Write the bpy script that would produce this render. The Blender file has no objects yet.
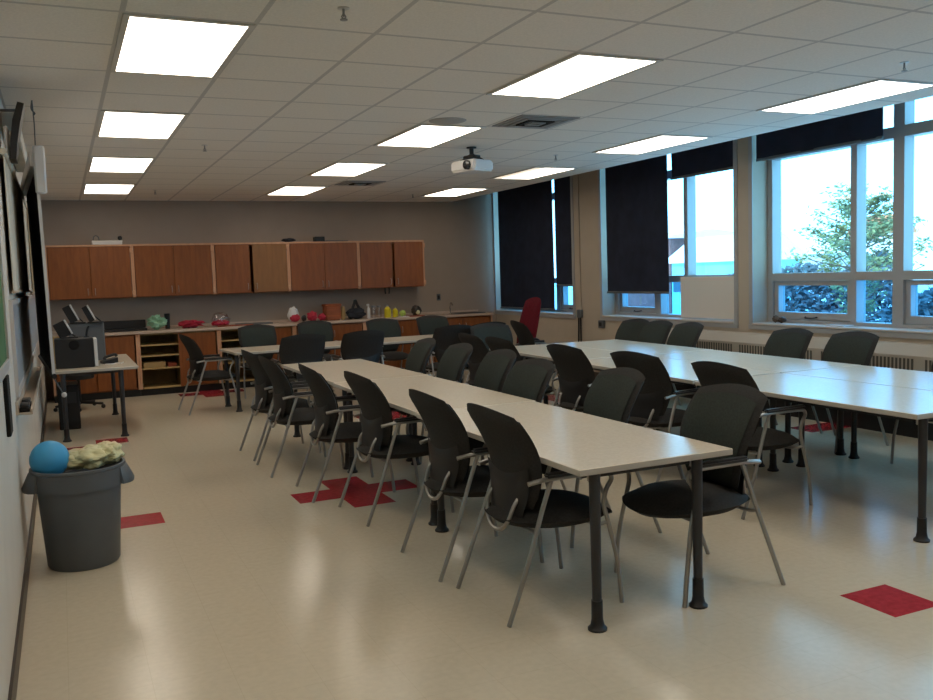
import bpy, bmesh, math, random
from mathutils import Vector, Matrix, noise
R = math.radians
random.seed(7)
SC = bpy.context.scene
COL = SC.collection

# ------------------------------------------------------------------ materials
def mat(name, rgb, rough=.6, spec=.4, metal=0., var=.0, vscale=8., bump=0., bscale=60., rgb2=None, coat=0.):
    m = bpy.data.materials.new(name); m.use_nodes = True
    nt = m.node_tree; n = nt.nodes; l = nt.links
    p = n['Principled BSDF']
    p.inputs['Roughness'].default_value = rough
    p.inputs['Specular IOR Level'].default_value = spec
    p.inputs['Metallic'].default_value = metal
    p.inputs['Coat Weight'].default_value = coat
    p.inputs['Base Color'].default_value = (*rgb, 1)
    if var or rgb2 or bump:
        tc = n.new('ShaderNodeTexCoord')
    if var or rgb2:
        no = n.new('ShaderNodeTexNoise'); no.inputs['Scale'].default_value = vscale; no.inputs['Detail'].default_value = 5
        l.new(tc.outputs['Object'], no.inputs['Vector'])
        cr = n.new('ShaderNodeValToRGB')
        a = rgb2 if rgb2 else tuple(c*(1-var) for c in rgb)
        b = rgb if rgb2 else tuple(min(1, c*(1+var)) for c in rgb)
        cr.color_ramp.elements[0].color = (*a, 1); cr.color_ramp.elements[0].position = .35
        cr.color_ramp.elements[1].color = (*b, 1); cr.color_ramp.elements[1].position = .65
        l.new(no.outputs['Fac'], cr.inputs['Fac']); l.new(cr.outputs['Color'], p.inputs['Base Color'])
    if bump:
        n2 = n.new('ShaderNodeTexNoise'); n2.inputs['Scale'].default_value = bscale; n2.inputs['Detail'].default_value = 3
        l.new(tc.outputs['Object'], n2.inputs['Vector'])
        bp = n.new('ShaderNodeBump'); bp.inputs['Strength'].default_value = bump; bp.inputs['Distance'].default_value = .01
        l.new(n2.outputs['Fac'], bp.inputs['Height']); l.new(bp.outputs['Normal'], p.inputs['Normal'])
    return m

def wood(name, c1, c2, rough=.4, axis='Z'):
    m = mat(name, c1, rough, .4); nt = m.node_tree; n = nt.nodes; l = nt.links; p = n['Principled BSDF']
    tc = n.new('ShaderNodeTexCoord'); mp = n.new('ShaderNodeMapping')
    mp.inputs['Scale'].default_value = (9, 9, 1.3) if axis == 'Z' else (1.3, 9, 9)
    no = n.new('ShaderNodeTexNoise'); no.inputs['Scale'].default_value = 2.2; no.inputs['Detail'].default_value = 6; no.inputs['Distortion'].default_value = .6
    cr = n.new('ShaderNodeValToRGB')
    cr.color_ramp.elements[0].color = (*c2, 1); cr.color_ramp.elements[0].position = .3
    cr.color_ramp.elements[1].color = (*c1, 1); cr.color_ramp.elements[1].position = .7
    l.new(tc.outputs['Object'], mp.inputs['Vector']); l.new(mp.outputs['Vector'], no.inputs['Vector'])
    l.new(no.outputs['Fac'], cr.inputs['Fac']); l.new(cr.outputs['Color'], p.inputs['Base Color'])
    return m

def emit(name, rgb, s):
    m = bpy.data.materials.new(name); m.use_nodes = True
    n = m.node_tree.nodes; p = n['Principled BSDF']
    p.inputs['Base Color'].default_value = (.8, .8, .8, 1)
    p.inputs['Emission Color'].default_value = (*rgb, 1); p.inputs['Emission Strength'].default_value = s
    return m

def glass(name, tint, fac=.06):
    m = bpy.data.materials.new(name); m.use_nodes = True
    nt = m.node_tree; n = nt.nodes; l = nt.links
    n.remove(n['Principled BSDF']); out = n['Material Output']
    t = n.new('ShaderNodeBsdfTransparent'); t.inputs['Color'].default_value = (*tint, 1)
    g = n.new('ShaderNodeBsdfGlossy'); g.inputs['Roughness'].default_value = .02
    mx = n.new('ShaderNodeMixShader'); mx.inputs[0].default_value = fac
    l.new(t.outputs[0], mx.inputs[1]); l.new(g.outputs[0], mx.inputs[2]); l.new(mx.outputs[0], out.inputs['Surface'])
    return m

def lined(m, px, py, ox, oy, w, factor):
    """darken the base colour along a px x py grid of lines (T-bars, tile seams)"""
    nt = m.node_tree; n = nt.nodes; l = nt.links; p = n['Principled BSDF']
    tc = n.new('ShaderNodeTexCoord'); sx = n.new('ShaderNodeSeparateXYZ'); l.new(tc.outputs['Object'], sx.inputs[0])
    def line(sock, per, off):
        a = n.new('ShaderNodeMath'); a.operation = 'SUBTRACT'; a.inputs[1].default_value = off - per*100; l.new(sock, a.inputs[0])
        b = n.new('ShaderNodeMath'); b.operation = 'MODULO'; b.inputs[1].default_value = per; l.new(a.outputs[0], b.inputs[0])
        c = n.new('ShaderNodeMath'); c.operation = 'SUBTRACT'; c.inputs[1].default_value = per/2; l.new(b.outputs[0], c.inputs[0])
        d = n.new('ShaderNodeMath'); d.operation = 'ABSOLUTE'; l.new(c.outputs[0], d.inputs[0])
        e = n.new('ShaderNodeMath'); e.operation = 'GREATER_THAN'; e.inputs[1].default_value = per/2 - w/2; l.new(d.outputs[0], e.inputs[0])
        return e.outputs[0]
    mx = n.new('ShaderNodeMath'); mx.operation = 'MAXIMUM'
    l.new(line(sx.outputs['X'], px, ox), mx.inputs[0]); l.new(line(sx.outputs['Y'], py, oy), mx.inputs[1])
    mc = n.new('ShaderNodeMixRGB'); mc.blend_type = 'MULTIPLY'; mc.inputs['Color2'].default_value = (*factor, 1)
    l.new(mx.outputs[0], mc.inputs['Fac'])
    src = p.inputs['Base Color']
    if src.is_linked: l.new(src.links[0].from_socket, mc.inputs['Color1'])
    else: mc.inputs['Color1'].default_value = src.default_value
    l.new(mc.outputs[0], src)

TX, TY, TX0, TY0 = .306, .312, 1.765, 6.13     # floor tile size and a tile corner
M = {}
M['floor'] = mat('vinyl_tile_beige', (.60, .525, .40), .205, .33, var=.03, vscale=30, bump=.015, bscale=6)
M['floor_red'] = mat('vinyl_tile_red', (.40, .028, .04), .2, .36, var=.15, vscale=30)
lined(M['floor'], TX, TY, TX0, TY0, .003, (.93, .92, .91))
M['ceiling'] = mat('ceiling_tile', (.78, .73, .66), .9, .1, var=.04, vscale=70, bump=.15, bscale=120)
CX0, CY0 = .342, 4.423
lined(M['ceiling'], .6096, .6096, CX0, CY0, .026, (.70, .70, .72))
M['wall'] = mat('painted_block_wall', (.33, .265, .215), .7, .25, var=.03, vscale=3)
M['wallw'] = mat('painted_block_wall_window_side', (.44, .37, .29), .7, .25, var=.03, vscale=3)
M['walll'] = mat('painted_wall_left', (.60, .55, .48), .55, .3, var=.03, vscale=3)
M['base'] = mat('dark_vinyl_base', (.035, .022, .015), .4)
M['black'] = mat('black_plastic', (.012, .012, .013), .45, .4)
M['fabric'] = mat('charcoal_fabric', (.031, .030, .029), .9, .2, var=.15, vscale=90, bump=.2, bscale=300)
M['fabricg'] = mat('dark_green_grey_fabric', (.031, .038, .034), .9, .2, var=.15, vscale=90, bump=.2, bscale=300)
M['shell'] = mat('black_chair_shell', (.009, .009, .010), .5, .4)
M['tube'] = mat('grey_metal_tube', (.33, .32, .30), .38, .5, metal=.75)
M['pad'] = mat('armrest_pad', (.035, .036, .04), .33, .5)
M['top'] = mat('table_laminate', (.65, .565, .445), .23, .45, var=.04, vscale=60)
M['edge'] = mat('table_edge_band', (.42, .39, .34), .5)
M['leg'] = mat('charcoal_leg', (.022, .022, .025), .4, .5)
M['oak'] = wood('orange_brown_cabinet_wood', (.25, .078, .017), (.185, .052, .011), .42)
M['oakx'] = wood('cabinet_carcass_wood', (.22, .072, .017), (.17, .05, .012), .5)
M['pale'] = wood('pale_edge_wood', (.62, .34, .20), (.54, .28, .16), .5)
M['shelf'] = wood('shelf_wood', (.52, .36, .15), (.42, .28, .11), .5, 'X')
M['carc'] = wood('shaded_carcass_wood', (.26, .17, .06), (.20, .13, .045), .6)  # shelf wood darkened, painting in the shade of the open bays
M['counter'] = mat('counter_laminate', (.50, .38, .30), .35, .4, var=.05)
M['blind'] = mat('black_roller_blind', (.013, .018, .036), .75, .25, var=.2, vscale=5, bump=.4, bscale=3)
M['alu'] = mat('window_aluminium', (.36, .36, .36), .45, .4, metal=.1)
M['aluw'] = mat('bright_aluminium', (.62, .60, .58), .4, .5, metal=.5)
M['sill'] = mat('sill_paint', (.52, .46, .40), .5)
M['glass'] = glass('clear_glass', (.97, .985, 1.0))
M['tint'] = glass('tinted_glass', (.60, .82, .97))
M['white'] = mat('white_panel', (.70, .66, .60), .5)
M['whitep'] = mat('white_plastic', (.62, .60, .58), .4)
M['grey'] = mat('grey_plastic', (.10, .108, .115), .5)
M['bin'] = mat('grey_bin_plastic', (.10, .112, .125), .5, .4, var=.06, vscale=5, bump=.05, bscale=40)
M['binside'] = mat('dark_bin_inside', (.03, .035, .04), .6)
M['blueball'] = mat('blue_rubber', (.055, .33, .60), .5)
M['cream'] = mat('cream_plastic_bag', (.58, .54, .30), .45, .5, bump=.3, bscale=25, var=.12, vscale=9)
M['mint'] = mat('mint_plastic_bag', (.24, .45, .30), .45, .5, bump=.3, bscale=25, var=.15, vscale=9)
M['red'] = mat('red_cloth', (.40, .02, .045), .7, var=.2, vscale=20)
M['redchair'] = mat('red_upholstery', (.095, .004, .011), .85, .2, var=.2, vscale=60)
M['redwood'] = mat('red_brown_board', (.25, .05, .02), .5)
M['copper'] = wood('copper_basket', (.38, .10, .03), (.20, .05, .015), .6, 'X')
M['navy'] = mat('dark_navy_cloth', (.020, .023, .032), .8, var=.2)
M['yellow'] = mat('yellow_plastic', (.62, .52, .02), .4)
M['lime'] = mat('lime_plastic', (.42, .55, .10), .4)
M['tan'] = mat('tan_card', (.36, .24, .10), .7)
M['clear'] = glass('clear_plastic', (.93, .90, .88), .18)
M['screenback'] = mat('projection_screen_back', (.008, .008, .009), .8)
M['screenfront'] = mat('projection_screen_white', (.70, .69, .67), .8)
M['greenboard'] = mat('green_chalkboard', (.055, .145, .055), .7, var=.2, vscale=3)
M['wboard'] = mat('grey_whiteboard', (.36, .39, .42), .3, .5)
M['map'] = mat('aged_paper_map', (.50, .46, .38), .8, var=.12, vscale=4)
M['map2'] = mat('brown_paper_map', (.25, .19, .11), .8, var=.3, vscale=3)
M['tray'] = mat('tray_wood', (.46, .36, .27), .5)
M['chrome'] = mat('chrome', (.6, .6, .6), .15, .5, metal=1)
M['vent'] = mat('vent_grey', (.26, .26, .255), .5)
M['vent2'] = mat('speaker_grille_grey', (.36, .34, .32), .7)
M['radiator'] = mat('radiator_enamel', (.42, .36, .29), .45, .4)
M['slot'] = mat('grille_shadow_metal', (.09, .078, .06), .7)
M['dark'] = mat('dark_void', (.006, .006, .006), .9)
M['lens'] = mat('projector_lens', (.01, .01, .012), .1, .6)
M['light'] = emit('light_diffuser', (1.0, .89, .745), 6.4)
M['lightdim'] = emit('light_diffuser_dim', (1.0, .82, .60), 1.1)
M['fixture'] = mat('light_fixture_frame', (.55, .52, .47), .5)
# outdoors
M['snow'] = mat('snow', (.80, .84, .90), .8, var=.05, vscale=.4, bump=.3, bscale=.8)
M['asphalt'] = mat('brick_red_wall', (.17, .075, .07), .8, var=.2, vscale=2)
M['teal'] = mat('pale_teal_cladding', (.20, .50, .60), .6, var=.1, vscale=1)
M['winglass'] = mat('dark_window', (.04, .08, .11), .2)
M['orange'] = mat('orange_cladding', (.62, .20, .09), .7)
M['pine'] = mat('pine_needles', (.26, .27, .11), .8, rgb2=(.08, .13, .08), vscale=1.5)
M['bark'] = mat('bark', (.10, .075, .055), .9, var=.3, vscale=10)
M['hedge'] = mat('hazed_hedge_leaves', (.13, .16, .18), .8, rgb2=(.08, .11, .13), vscale=1.5)  # bluish haze mixed into the leaf colour
M['roofsnow'] = mat('snowy_roof', (.80, .83, .88), .8)
M['render'] = mat('pale_house_wall', (.45, .50, .55), .8)

# ------------------------------------------------------------------ mesh builder
def spline(pts, n=5):
    pts = [Vector(p) for p in pts]
    if len(pts) < 3: return pts
    out = []
    P = [2*pts[0]-pts[1]] + pts + [2*pts[-1]-pts[-2]]
    for i in range(1, len(P)-2):
        for k in range(n):
            t = k/n; a, b, c, d = P[i-1], P[i], P[i+1], P[i+2]
            out.append(.5*((2*b)+(c-a)*t+(2*a-5*b+4*c-d)*t*t+(3*b-a-3*c+d)*t**3))
    out.append(pts[-1]); return out

class MB:
    def __init__(s): s.bm = bmesh.new(); s.mi = 0
    def _mark(s, faces):
        for f in faces: f.material_index = s.mi
        return s
    def box(s, lo, hi, bev=0., seg=1):
        lo, hi = Vector(lo), Vector(hi)
        r = bmesh.ops.create_cube(s.bm, size=1.)
        vs = r['verts']; d = hi-lo; c = (hi+lo)/2
        for v in vs: v.co = Vector((v.co.x*d.x, v.co.y*d.y, v.co.z*d.z))+c
        fs = list({f for v in vs for f in v.link_faces})
        s._mark(fs)
        if bev:
            es = list({e for v in vs for e in v.link_edges})
            bmesh.ops.bevel(s.bm, geom=es, offset=bev, segments=seg, affect='EDGES', material=-1)
        return s
    def obox(s, c, size, rot, bev=0.):
        n0 = set(s.bm.verts)
        s.box([-x/2 for x in size], [x/2 for x in size], bev)
        vs = [v for v in s.bm.verts if v not in n0]
        m = Matrix.Translation(c) @ rot.to_4x4()
        for v in vs: v.co = m @ v.co
        return s
    def tube(s, pts, r, n=8, smooth=0):
        if smooth: pts = spline(pts, smooth)
        pts = [Vector(p) for p in pts]; rs = r if isinstance(r, (list, tuple)) else [r]*len(pts)
        rings = []; prev = None
        for i, p in enumerate(pts):
            t = (pts[min(i+1, len(pts)-1)]-pts[max(i-1, 0)]).normalized()
            if prev is None:
                a = t.orthogonal().normalized()
            else:
                a = (prev - t*prev.dot(t)).normalized()
            prev = a; b = t.cross(a)
            rings.append([s.bm.verts.new(p+(a*math.cos(2*math.pi*k/n)+b*math.sin(2*math.pi*k/n))*rs[i]) for k in range(n)])
        fs = []
        for i in range(len(rings)-1):
            for k in range(n):
                fs.append(s.bm.faces.new((rings[i][k], rings[i][(k+1) % n], rings[i+1][(k+1) % n], rings[i+1][k])))
        fs.append(s.bm.faces.new(rings[0][::-1])); fs.append(s.bm.faces.new(rings[-1]))
        return s._mark(fs)
    def lathe(s, prof, c=(0, 0, 0), n=24, axis=None, capb=True, capt=True):
        c = Vector(c); m = axis.to_matrix().to_3x3() if axis else Matrix.Identity(3)
        rings = [[s.bm.verts.new(c + m @ Vector((r*math.cos(2*math.pi*k/n), r*math.sin(2*math.pi*k/n), z))) for k in range(n)] for r, z in prof]
        fs = []
        for i in range(len(rings)-1):
            for k in range(n):
                fs.append(s.bm.faces.new((rings[i][k], rings[i][(k+1) % n], rings[i+1][(k+1) % n], rings[i+1][k])))
        if capb: fs.append(s.bm.faces.new(rings[0][::-1]))
        if capt: fs.append(s.bm.faces.new(rings[-1]))
        return s._mark(fs)
    def ball(s, c, r, sub=2, amp=0., freq=3., seed=0.):
        c = Vector(c); r = Vector(r) if not isinstance(r, (int, float)) else Vector((r, r, r))
        res = bmesh.ops.create_icosphere(s.bm, subdivisions=sub, radius=1.)
        for v in res['verts']:
            d = v.co.copy(); k = 1
            if amp:
                q = d*freq+Vector((seed, seed*1.7, -seed))
                k += amp*(noise.noise(q) + .5*abs(noise.noise(q*2.3)))
            v.co = Vector((d.x*r.x, d.y*r.y, d.z*r.z))*k+c
        return s._mark({f for v in res['verts'] for f in v.link_faces})
    def slab(s, fn, nu, nv):
        """closed cushion: fn(a,b,side) with a,b in [-1,1], side -1/+1; both sides meet on the border"""
        g = {}
        for side in (1, -1):
            for i in range(nu+1):
                for j in range(nv+1):
                    edge = i in (0, nu) or j in (0, nv)
                    if edge and side == -1: g[-1, i, j] = g[1, i, j]; continue
                    a, b = -1+2*i/nu, -1+2*j/nv
                    g[side, i, j] = s.bm.verts.new(fn(a, b, 0 if edge else side))
        fs = []
        for side in (1, -1):
            for i in range(nu):
                for j in range(nv):
                    q = [g[side, i, j], g[side, i+1, j], g[side, i+1, j+1], g[side, i, j+1]]
                    fs.append(s.bm.faces.new(q if side == 1 else q[::-1]))
        return s._mark(fs)
    def prism(s, poly, z0, z1, axis='z'):
        def P(a, b, z): return Vector((a, b, z)) if axis == 'z' else (Vector((a, z, b)) if axis == 'y' else Vector((z, a, b)))
        lo = [s.bm.verts.new(P(a, b, z0)) for a, b in poly]; hi = [s.bm.verts.new(P(a, b, z1)) for a, b in poly]
        k = len(poly); fs = [s.bm.faces.new(lo[::-1]), s.bm.faces.new(hi)]
        for i in range(k): fs.append(s.bm.faces.new((lo[i], lo[(i+1) % k], hi[(i+1) % k], hi[i])))
        return s._mark(fs)
    def quadleaf(s, c, size, nrm_rand=1.):
        a = Vector((random.gauss(0, 1), random.gauss(0, 1), random.gauss(0, 1))).normalized(); b = a.orthogonal().normalized()
        c = Vector(c)
        f = s.bm.faces.new([s.bm.verts.new(c+x) for x in (a*size, b*size*.45, -a*size, -b*size*.45)])
        return s._mark([f])
    def build(s, name, m, parent=None, ang=38, smooth=True, floor=None):
        if floor is not None:
            for v in s.bm.verts: v.co.z = max(v.co.z, floor)
        bmesh.ops.recalc_face_normals(s.bm, faces=s.bm.faces) if not getattr(s, 'norec', False) else None
        me = bpy.data.meshes.new(name); s.bm.to_mesh(me); s.bm.free()
        for mm in (m if isinstance(m, (list, tuple)) else [m]): me.materials.append(mm)
        if smooth:
            me.shade_smooth(); me.set_sharp_from_angle(angle=R(ang))
        o = bpy.data.objects.new(name, me); COL.objects.link(o)
        if parent: o.parent = parent
        return o

def tag(o, label=None, cat=None, group=None, kind=None):
    if label: o['label'] = label
    if cat: o['category'] = cat
    if group: o['group'] = group
    if kind: o['kind'] = kind
    return o
def thing(name, label, cat, loc=(0, 0, 0), rz=0., group=None):
    o = bpy.data.objects.new(name, None); o.empty_display_size = .1; COL.objects.link(o)
    o.location = loc; o.rotation_euler = (0, 0, rz)
    return tag(o, label, cat, group)
def struct(name, mb, m, parent=None, label=None, cat=None, **k):
    o = mb.build(name, m, parent, **k)
    if not parent: tag(o, label, cat, kind='structure')
    return o
def dup(root, loc, rz=0., label=None, group=None):
    r = root.copy(); COL.objects.link(r); r.location = loc; r.rotation_euler = (0, 0, rz)
    if label: r['label'] = label
    if group: r['group'] = group
    for ch in list(root.children):
        c = ch.copy(); COL.objects.link(c); c.parent = r
        for g in list(ch.children):
            d = g.copy(); COL.objects.link(d); d.parent = c
    return r
def B(lo, hi, bev=0., seg=1): return MB().box(lo, hi, bev, seg)

# ------------------------------------------------------------------ room shell
XL, XR, YB, YF, ZC = -.27, 7.0, 14.0, -2.6, 2.84      # left wall, window wall, back wall, wall behind, ceiling
XE = 6.2                                               # ceiling stops here, blind pocket beyond
# floor: one mesh of vinyl tiles, red tiles form crosses
red = set()
def cell(x, y): return (math.floor((x-TX0)/TX), math.floor((y-TY0)/TY))
def cross(x, y):
    i, j = cell(x, y)
    red.update({(i, j), (i+1, j), (i-1, j), (i, j+1), (i, j-1)})
for x, y in [(1.91, 6.28), (1.9, 13.0), (3.60, 9.85), (5.6, 9.7), (5.7, 2.85), (3.75, 13.0)]: cross(x, y)
for x, y in [(.08, 6.28), (.39, 6.28), (3.45, 2.85), (.39, 9.72), (.08, 9.4), (6.5, 6.25), (6.8, 6.25)]: red.add(cell(x, y))
fb = MB()
i0, i1 = cell(XL, 0)[0], cell(7.45, 0)[0]+1; j0, j1 = cell(0, YF)[1], cell(0, YB)[1]+1
V = {}
def fv(i, j):
    if (i, j) not in V:
        V[i, j] = fb.bm.verts.new((min(max(TX0+i*TX, XL-.02), 7.42), min(max(TY0+j*TY, YF-.02), YB+.02), 0))
    return V[i, j]
for i in range(i0, i1):
    for j in range(j0, j1):
        f = fb.bm.faces.new((fv(i, j), fv(i+1, j), fv(i+1, j+1), fv(i, j+1)))
        f.material_index = 1 if (i, j) in red else 0
fl = struct('floor', fb, [M['floor'], M['floor_red']], label='glossy beige vinyl tile floor with red tile crosses', cat='floor', smooth=False)
struct('ceiling', B((XL-.2, YF-.2, ZC), (XE, YB, ZC+.06)), M['ceiling'], label='white suspended tile ceiling', cat='ceiling', smooth=False)
b = MB().box((XE, YF-.2, ZC+.06), (XE+.02, YB, 3.32)).box((XE, YF-.2, 3.32), (7.45, YB, 3.38))
struct('trim_1', b, M['wall'], label='raised ceiling pocket above the windows', cat='trim', smooth=False)
struct('wall_left', B((XL-.2, YF-.2, 0), (XL, YB+.2, ZC)), M['walll'], label='pale left wall', cat='wall', smooth=False)
struct('wall_back', B((XL, YB, 0), (7.4, YB+.2, 3.38)), M['wall'], label='taupe back wall', cat='wall', smooth=False)
struct('wall_front', B((XL, YF-.2, 0), (7.4, YF, 3.38)), M['wall'], label='taupe wall behind the viewer', cat='wall', smooth=False)
# window wall with openings
OPEN = [(11.40, 13.97), (7.90, 10.60), (4.85, 7.60), (1.3, 4.05)]
SILL, HEAD = .95, 3.30
wb = MB().box((XR, YF, 0), (7.40, YB, SILL-.02)).box((XR, YF, HEAD), (7.40, YB, 3.36))
edges = [YF] + [e for o in sorted(OPEN) for e in o] + [YB]
for k in range(0, len(edges), 2): wb.box((XR, edges[k], SILL-.02), (7.40, edges[k+1], HEAD))
struct('wall_right', wb, M['wallw'], label='tan window wall with piers', cat='wall', smooth=False)
struct('baseboard_left', B((XL, YF, 0), (XL+.012, YB, .10)), M['base'], label='dark vinyl baseboard on left wall', cat='baseboard')
struct('baseboard_right', B((XR-.012, YF, 0), (XR, YB, .12)), M['base'], label='dark vinyl baseboard on window wall', cat='baseboard')
struct('baseboard_back', B((6.64, YB-.012, 0), (7.0, YB, .10)), M['base'], label='dark vinyl baseboard on back wall', cat='baseboard')

def window(n, y0, y1, cols):
    """cols: list of (ya, yb, kind) glazed openings from near to far; frame plane 7.2..7.34"""
    X0, X1 = 7.21, 7.345
    fr = MB()
    ys = sorted(cols)
    fr.box((X0, y0, SILL), (X1, y1, SILL+.035)).box((X0, y0, HEAD-.05), (X1, y1, HEAD))
    for z0, z1 in ((1.405, 1.49), (2.735, 2.84)): fr.box((X0, y0, z0), (X1, y1, z1))
    e = [y0] + [v for c in ys for v in c[:2]] + [y1]
    for k in range(0, len(e), 2): fr.box((X0+.002, e[k], SILL), (X1-.002, e[k+1], HEAD))
    w = struct('window_%d' % n, fr, M['alu'], label=['', 'window bay at the back behind two lowered blinds', 'window bay with one lowered blind and a white board', 'bright window bay beside the pine tree view', 'unseen window bay outside the right edge, added for its daylight'][n], cat='window', smooth=False)
    sl = B((XR-.03, y0-.0, SILL-.02), (7.35, y1, SILL), .004).build('sill', M['sill'], w)
    for ya, yb, kind in ys:
        for z0, z1 in ((1.49, 2.735), (2.84, HEAD-.05)):
            B((X1-.03, ya, z0), (X1-.024, yb, z1)).build('pane', M['glass'], w, smooth=False)
        if kind == 'fixed':
            B((X1-.03, ya, SILL+.035), (X1-.024, yb, 1.405)).build('pane', M['tint'], w, smooth=False)
        else:
            h = MB(); a0, a1 = SILL+.04, 1.40
            xs = (X0+.03, X1-.01)
            h.box((xs[0], ya+.005, a0), (xs[1], yb-.005, a0+.075)).box((xs[0], ya+.005, a1-.045), (xs[1], yb-.005, a1))
            h.box((xs[0], ya+.005, a0+.075), (xs[1], ya+.06, a1-.045)).box((xs[0], yb-.06, a0+.075), (xs[1], yb-.005, a1-.045))
            s = h.build('sash', M['alu'], w, smooth=False)
            B((X1-.04, ya+.06, a0+.075), (X1-.034, yb-.06, a1-.045)).build('pane', M['tint'], s, smooth=False)
            yc = (ya+yb)/2
            MB().tube([(xs[0], yc-.08, a0+.03), (xs[0]-.03, yc-.05, a0+.02), (xs[0]-.035, yc+.05, a0+.02), (xs[0], yc+.08, a0+.03)], .008, 6, 4).build('handle', M['black'], s)
    return w
window(1, 11.40, 13.97, [(11.46, 12.15, 'sash'), (12.25, 12.62, 'fixed'), (12.74, 13.91, 'sash')])
window(2, 7.90, 10.60, [(7.95, 8.985, 'fixed'), (9.06, 9.55, 'fixed'), (9.66, 10.53, 'sash')])
window(3, 4.85, 7.60, [(4.92, 5.85, 'sash'), (5.97, 6.39, 'fixed'), (6.465, 7.53, 'sash')])
window(4, 1.30, 4.05, [(1.37, 2.33, 'sash'), (2.45, 2.90, 'fixed'), (3.02, 3.98, 'sash')])  # bay out of view, added for the daylight it lets in
for n, (y0, y1) in enumerate(OPEN):        # painted reveal trim round each opening
    t = MB().box((XR-.012, y0-.06, SILL-.05), (XR+.0, y0, HEAD)).box((XR-.012, y1, SILL-.05), (XR, min(y1+.06, YB), HEAD)).box((XR-.02, y0-.06, SILL-.07), (XR, min(y1+.06, YB), SILL-.02))
    struct('trim_%d' % (n+2), t, M['alu'], label=['grey casing of the back window bay', 'grey casing of the middle window bay', 'grey casing of the tall bright window bay', 'grey casing of the unseen bay added outside the right edge'][n], cat='trim', smooth=False)

# ------------------------------------------------------------------ roller blinds
def blind(y0, y1, zb, x, label, wav=.012, ph=0.):
    t = thing('roller_blind', label, 'blind', (x, (y0+y1)/2, zb), 0, 'black roller blinds')
    w = (y1-y0)/2; H = 3.22-zb; g = MB(); nu = 40
    for side in (0, 1):
        pass
    front = []; back = []
    for i in range(nu+1):
        y = -w+2*w*i/nu
        rowf = []; rowb = []
        for j in range(9):
            z = H*j/8
            dx = wav*(math.sin(y*9+ph+z*.5)*.5+noise.noise(Vector((y*4+ph, z*.8, ph)))*1.3)*(1-j/9)
            rowf.append(g.bm.verts.new((dx, y, z))); rowb.append(g.bm.verts.new((dx+.004, y, z)))
        front.append(rowf); back.append(rowb)
    for i in range(nu):
        for j in range(8):
            g.bm.faces.new((front[i][j], front[i+1][j], front[i+1][j+1], front[i][j+1]))
            g.bm.faces.new((back[i][j], back[i][j+1], back[i+1][j+1], back[i+1][j]))
        g.bm.faces.new((front[i][0], back[i][0], back[i+1][0], front[i+1][0]))
    for i in (0, nu):
        for j in range(8): g.bm.faces.new((front[i][j], front[i][j+1], back[i][j+1], back[i][j]))
    g.build('fabric', M['blind'], t)
    B((-.012, -w, -.018), (.014, w, .012), .004).build('bottom_bar', M['grey'], t)
    MB().tube([(.03, -w, H+.01), (.03, w, H+.01)], .035, 10).build('roller', M['grey'], t)
    return t
blind(12.0, 13.86, 1.0, 7.025, 'black roller blind lowered to the sill beside the back wall', .008, 1)
blind(11.36, 11.92, 1.38, 7.025, 'narrow black roller blind ending above an open strip, behind red chair', .008, 2)
blind(9.14, 10.52, 1.28, 7.025, 'black roller blind half covering the middle window bay', .010, 3)
blind(7.90, 9.06, 2.70, 7.025, 'short raised black blind above the white board', .02, 4)
blind(5.93, 7.57, 2.735, 7.025, 'raised creased black blind across top of the bright right window', .025, 5)

# ------------------------------------------------------------------ ceiling lights
PW, PD = .545, 1.142
def lamp(x, y, label, dim=False):
    t = thing('ceiling_light', label, 'ceiling light', (x, y, ZC), 0, 'ceiling light panels')
    f = MB()
    for lo, hi in (((-.03, -.03, -.008), (0, PD+.03, 0)), ((PW, -.03, -.008), (PW+.03, PD+.03, 0)), ((0, -.03, -.008), (PW, 0, 0)), ((0, PD, -.008), (PW, PD+.03, 0))): f.box(lo, hi)
    f.build('frame', M['fixture'], t, smooth=False)
    if dim:
        B((0, 0, -.006), (.13, PD, -.001)).build('diffuser', M['lightdim'], t, smooth=False)['label'] = 'dim strip of diffuser'
        B((.13, 0, -.006), (PW, PD, -.001)).build('diffuser', M['light'], t, smooth=False)
    else:
        B((0, 0, -.006), (PW, PD, -.001)).build('diffuser', M['light'], t, smooth=False)
    return t
LX, LY = .378, 4.462
nth = ['nearest the camera', 'second from the camera', 'third from the camera', 'farthest from the camera']
cn = ['left column', 'middle column', 'column along the windows']
for c in range(3):
    for r in range(4):
        lamp(LX+2.4384*c, LY+2.4384*r, 'bright ceiling light panel %s in the %s' % (nth[r], cn[c]) if not (c == 2 and r == 2) else 'ceiling light panel with one dim edge, third in the column along the windows', c == 2 and r == 2)
for c in range(3):
    for r in (-1, -2):
        lamp(LX+2.4384*c, LY+2.4384*r, 'ceiling light panel behind the camera, %s' % cn[c])['group'] = 'ceiling light panels behind the camera'

# ------------------------------------------------------------------ ceiling fittings
def sprinkler(x, y, label):
    t = thing('sprinkler', label, 'sprinkler', (x, y, ZC), 0, 'ceiling sprinklers')
    MB().lathe([(.028, -.005), (.028, 0)], n=16).build('escutcheon', M['aluw'], t)
    MB().tube([(0, 0, 0), (0, 0, -.04)], .006, 8).build('stem', M['vent'], t)
    MB().tube([(.004, 0, -.03), (.011, 0, -.04), (0, 0, -.052)], .003, 6).tube([(-.004, 0, -.03), (-.011, 0, -.04), (0, 0, -.052)], .003, 6).lathe([(.018, -.056), (.018, -.052)], n=14).build('deflector', M['vent'], t)
sprinkler(1.28, 4.05, 'ceiling sprinkler at the top edge beside the largest left light')
sprinkler(4.96, 4.03, 'ceiling sprinkler at upper right, above the window-side light')
sprinkler(1.28, 8.38, 'ceiling sprinkler right of the second left light')
sprinkler(4.94, 8.34, 'ceiling sprinkler right of the projector')
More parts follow.
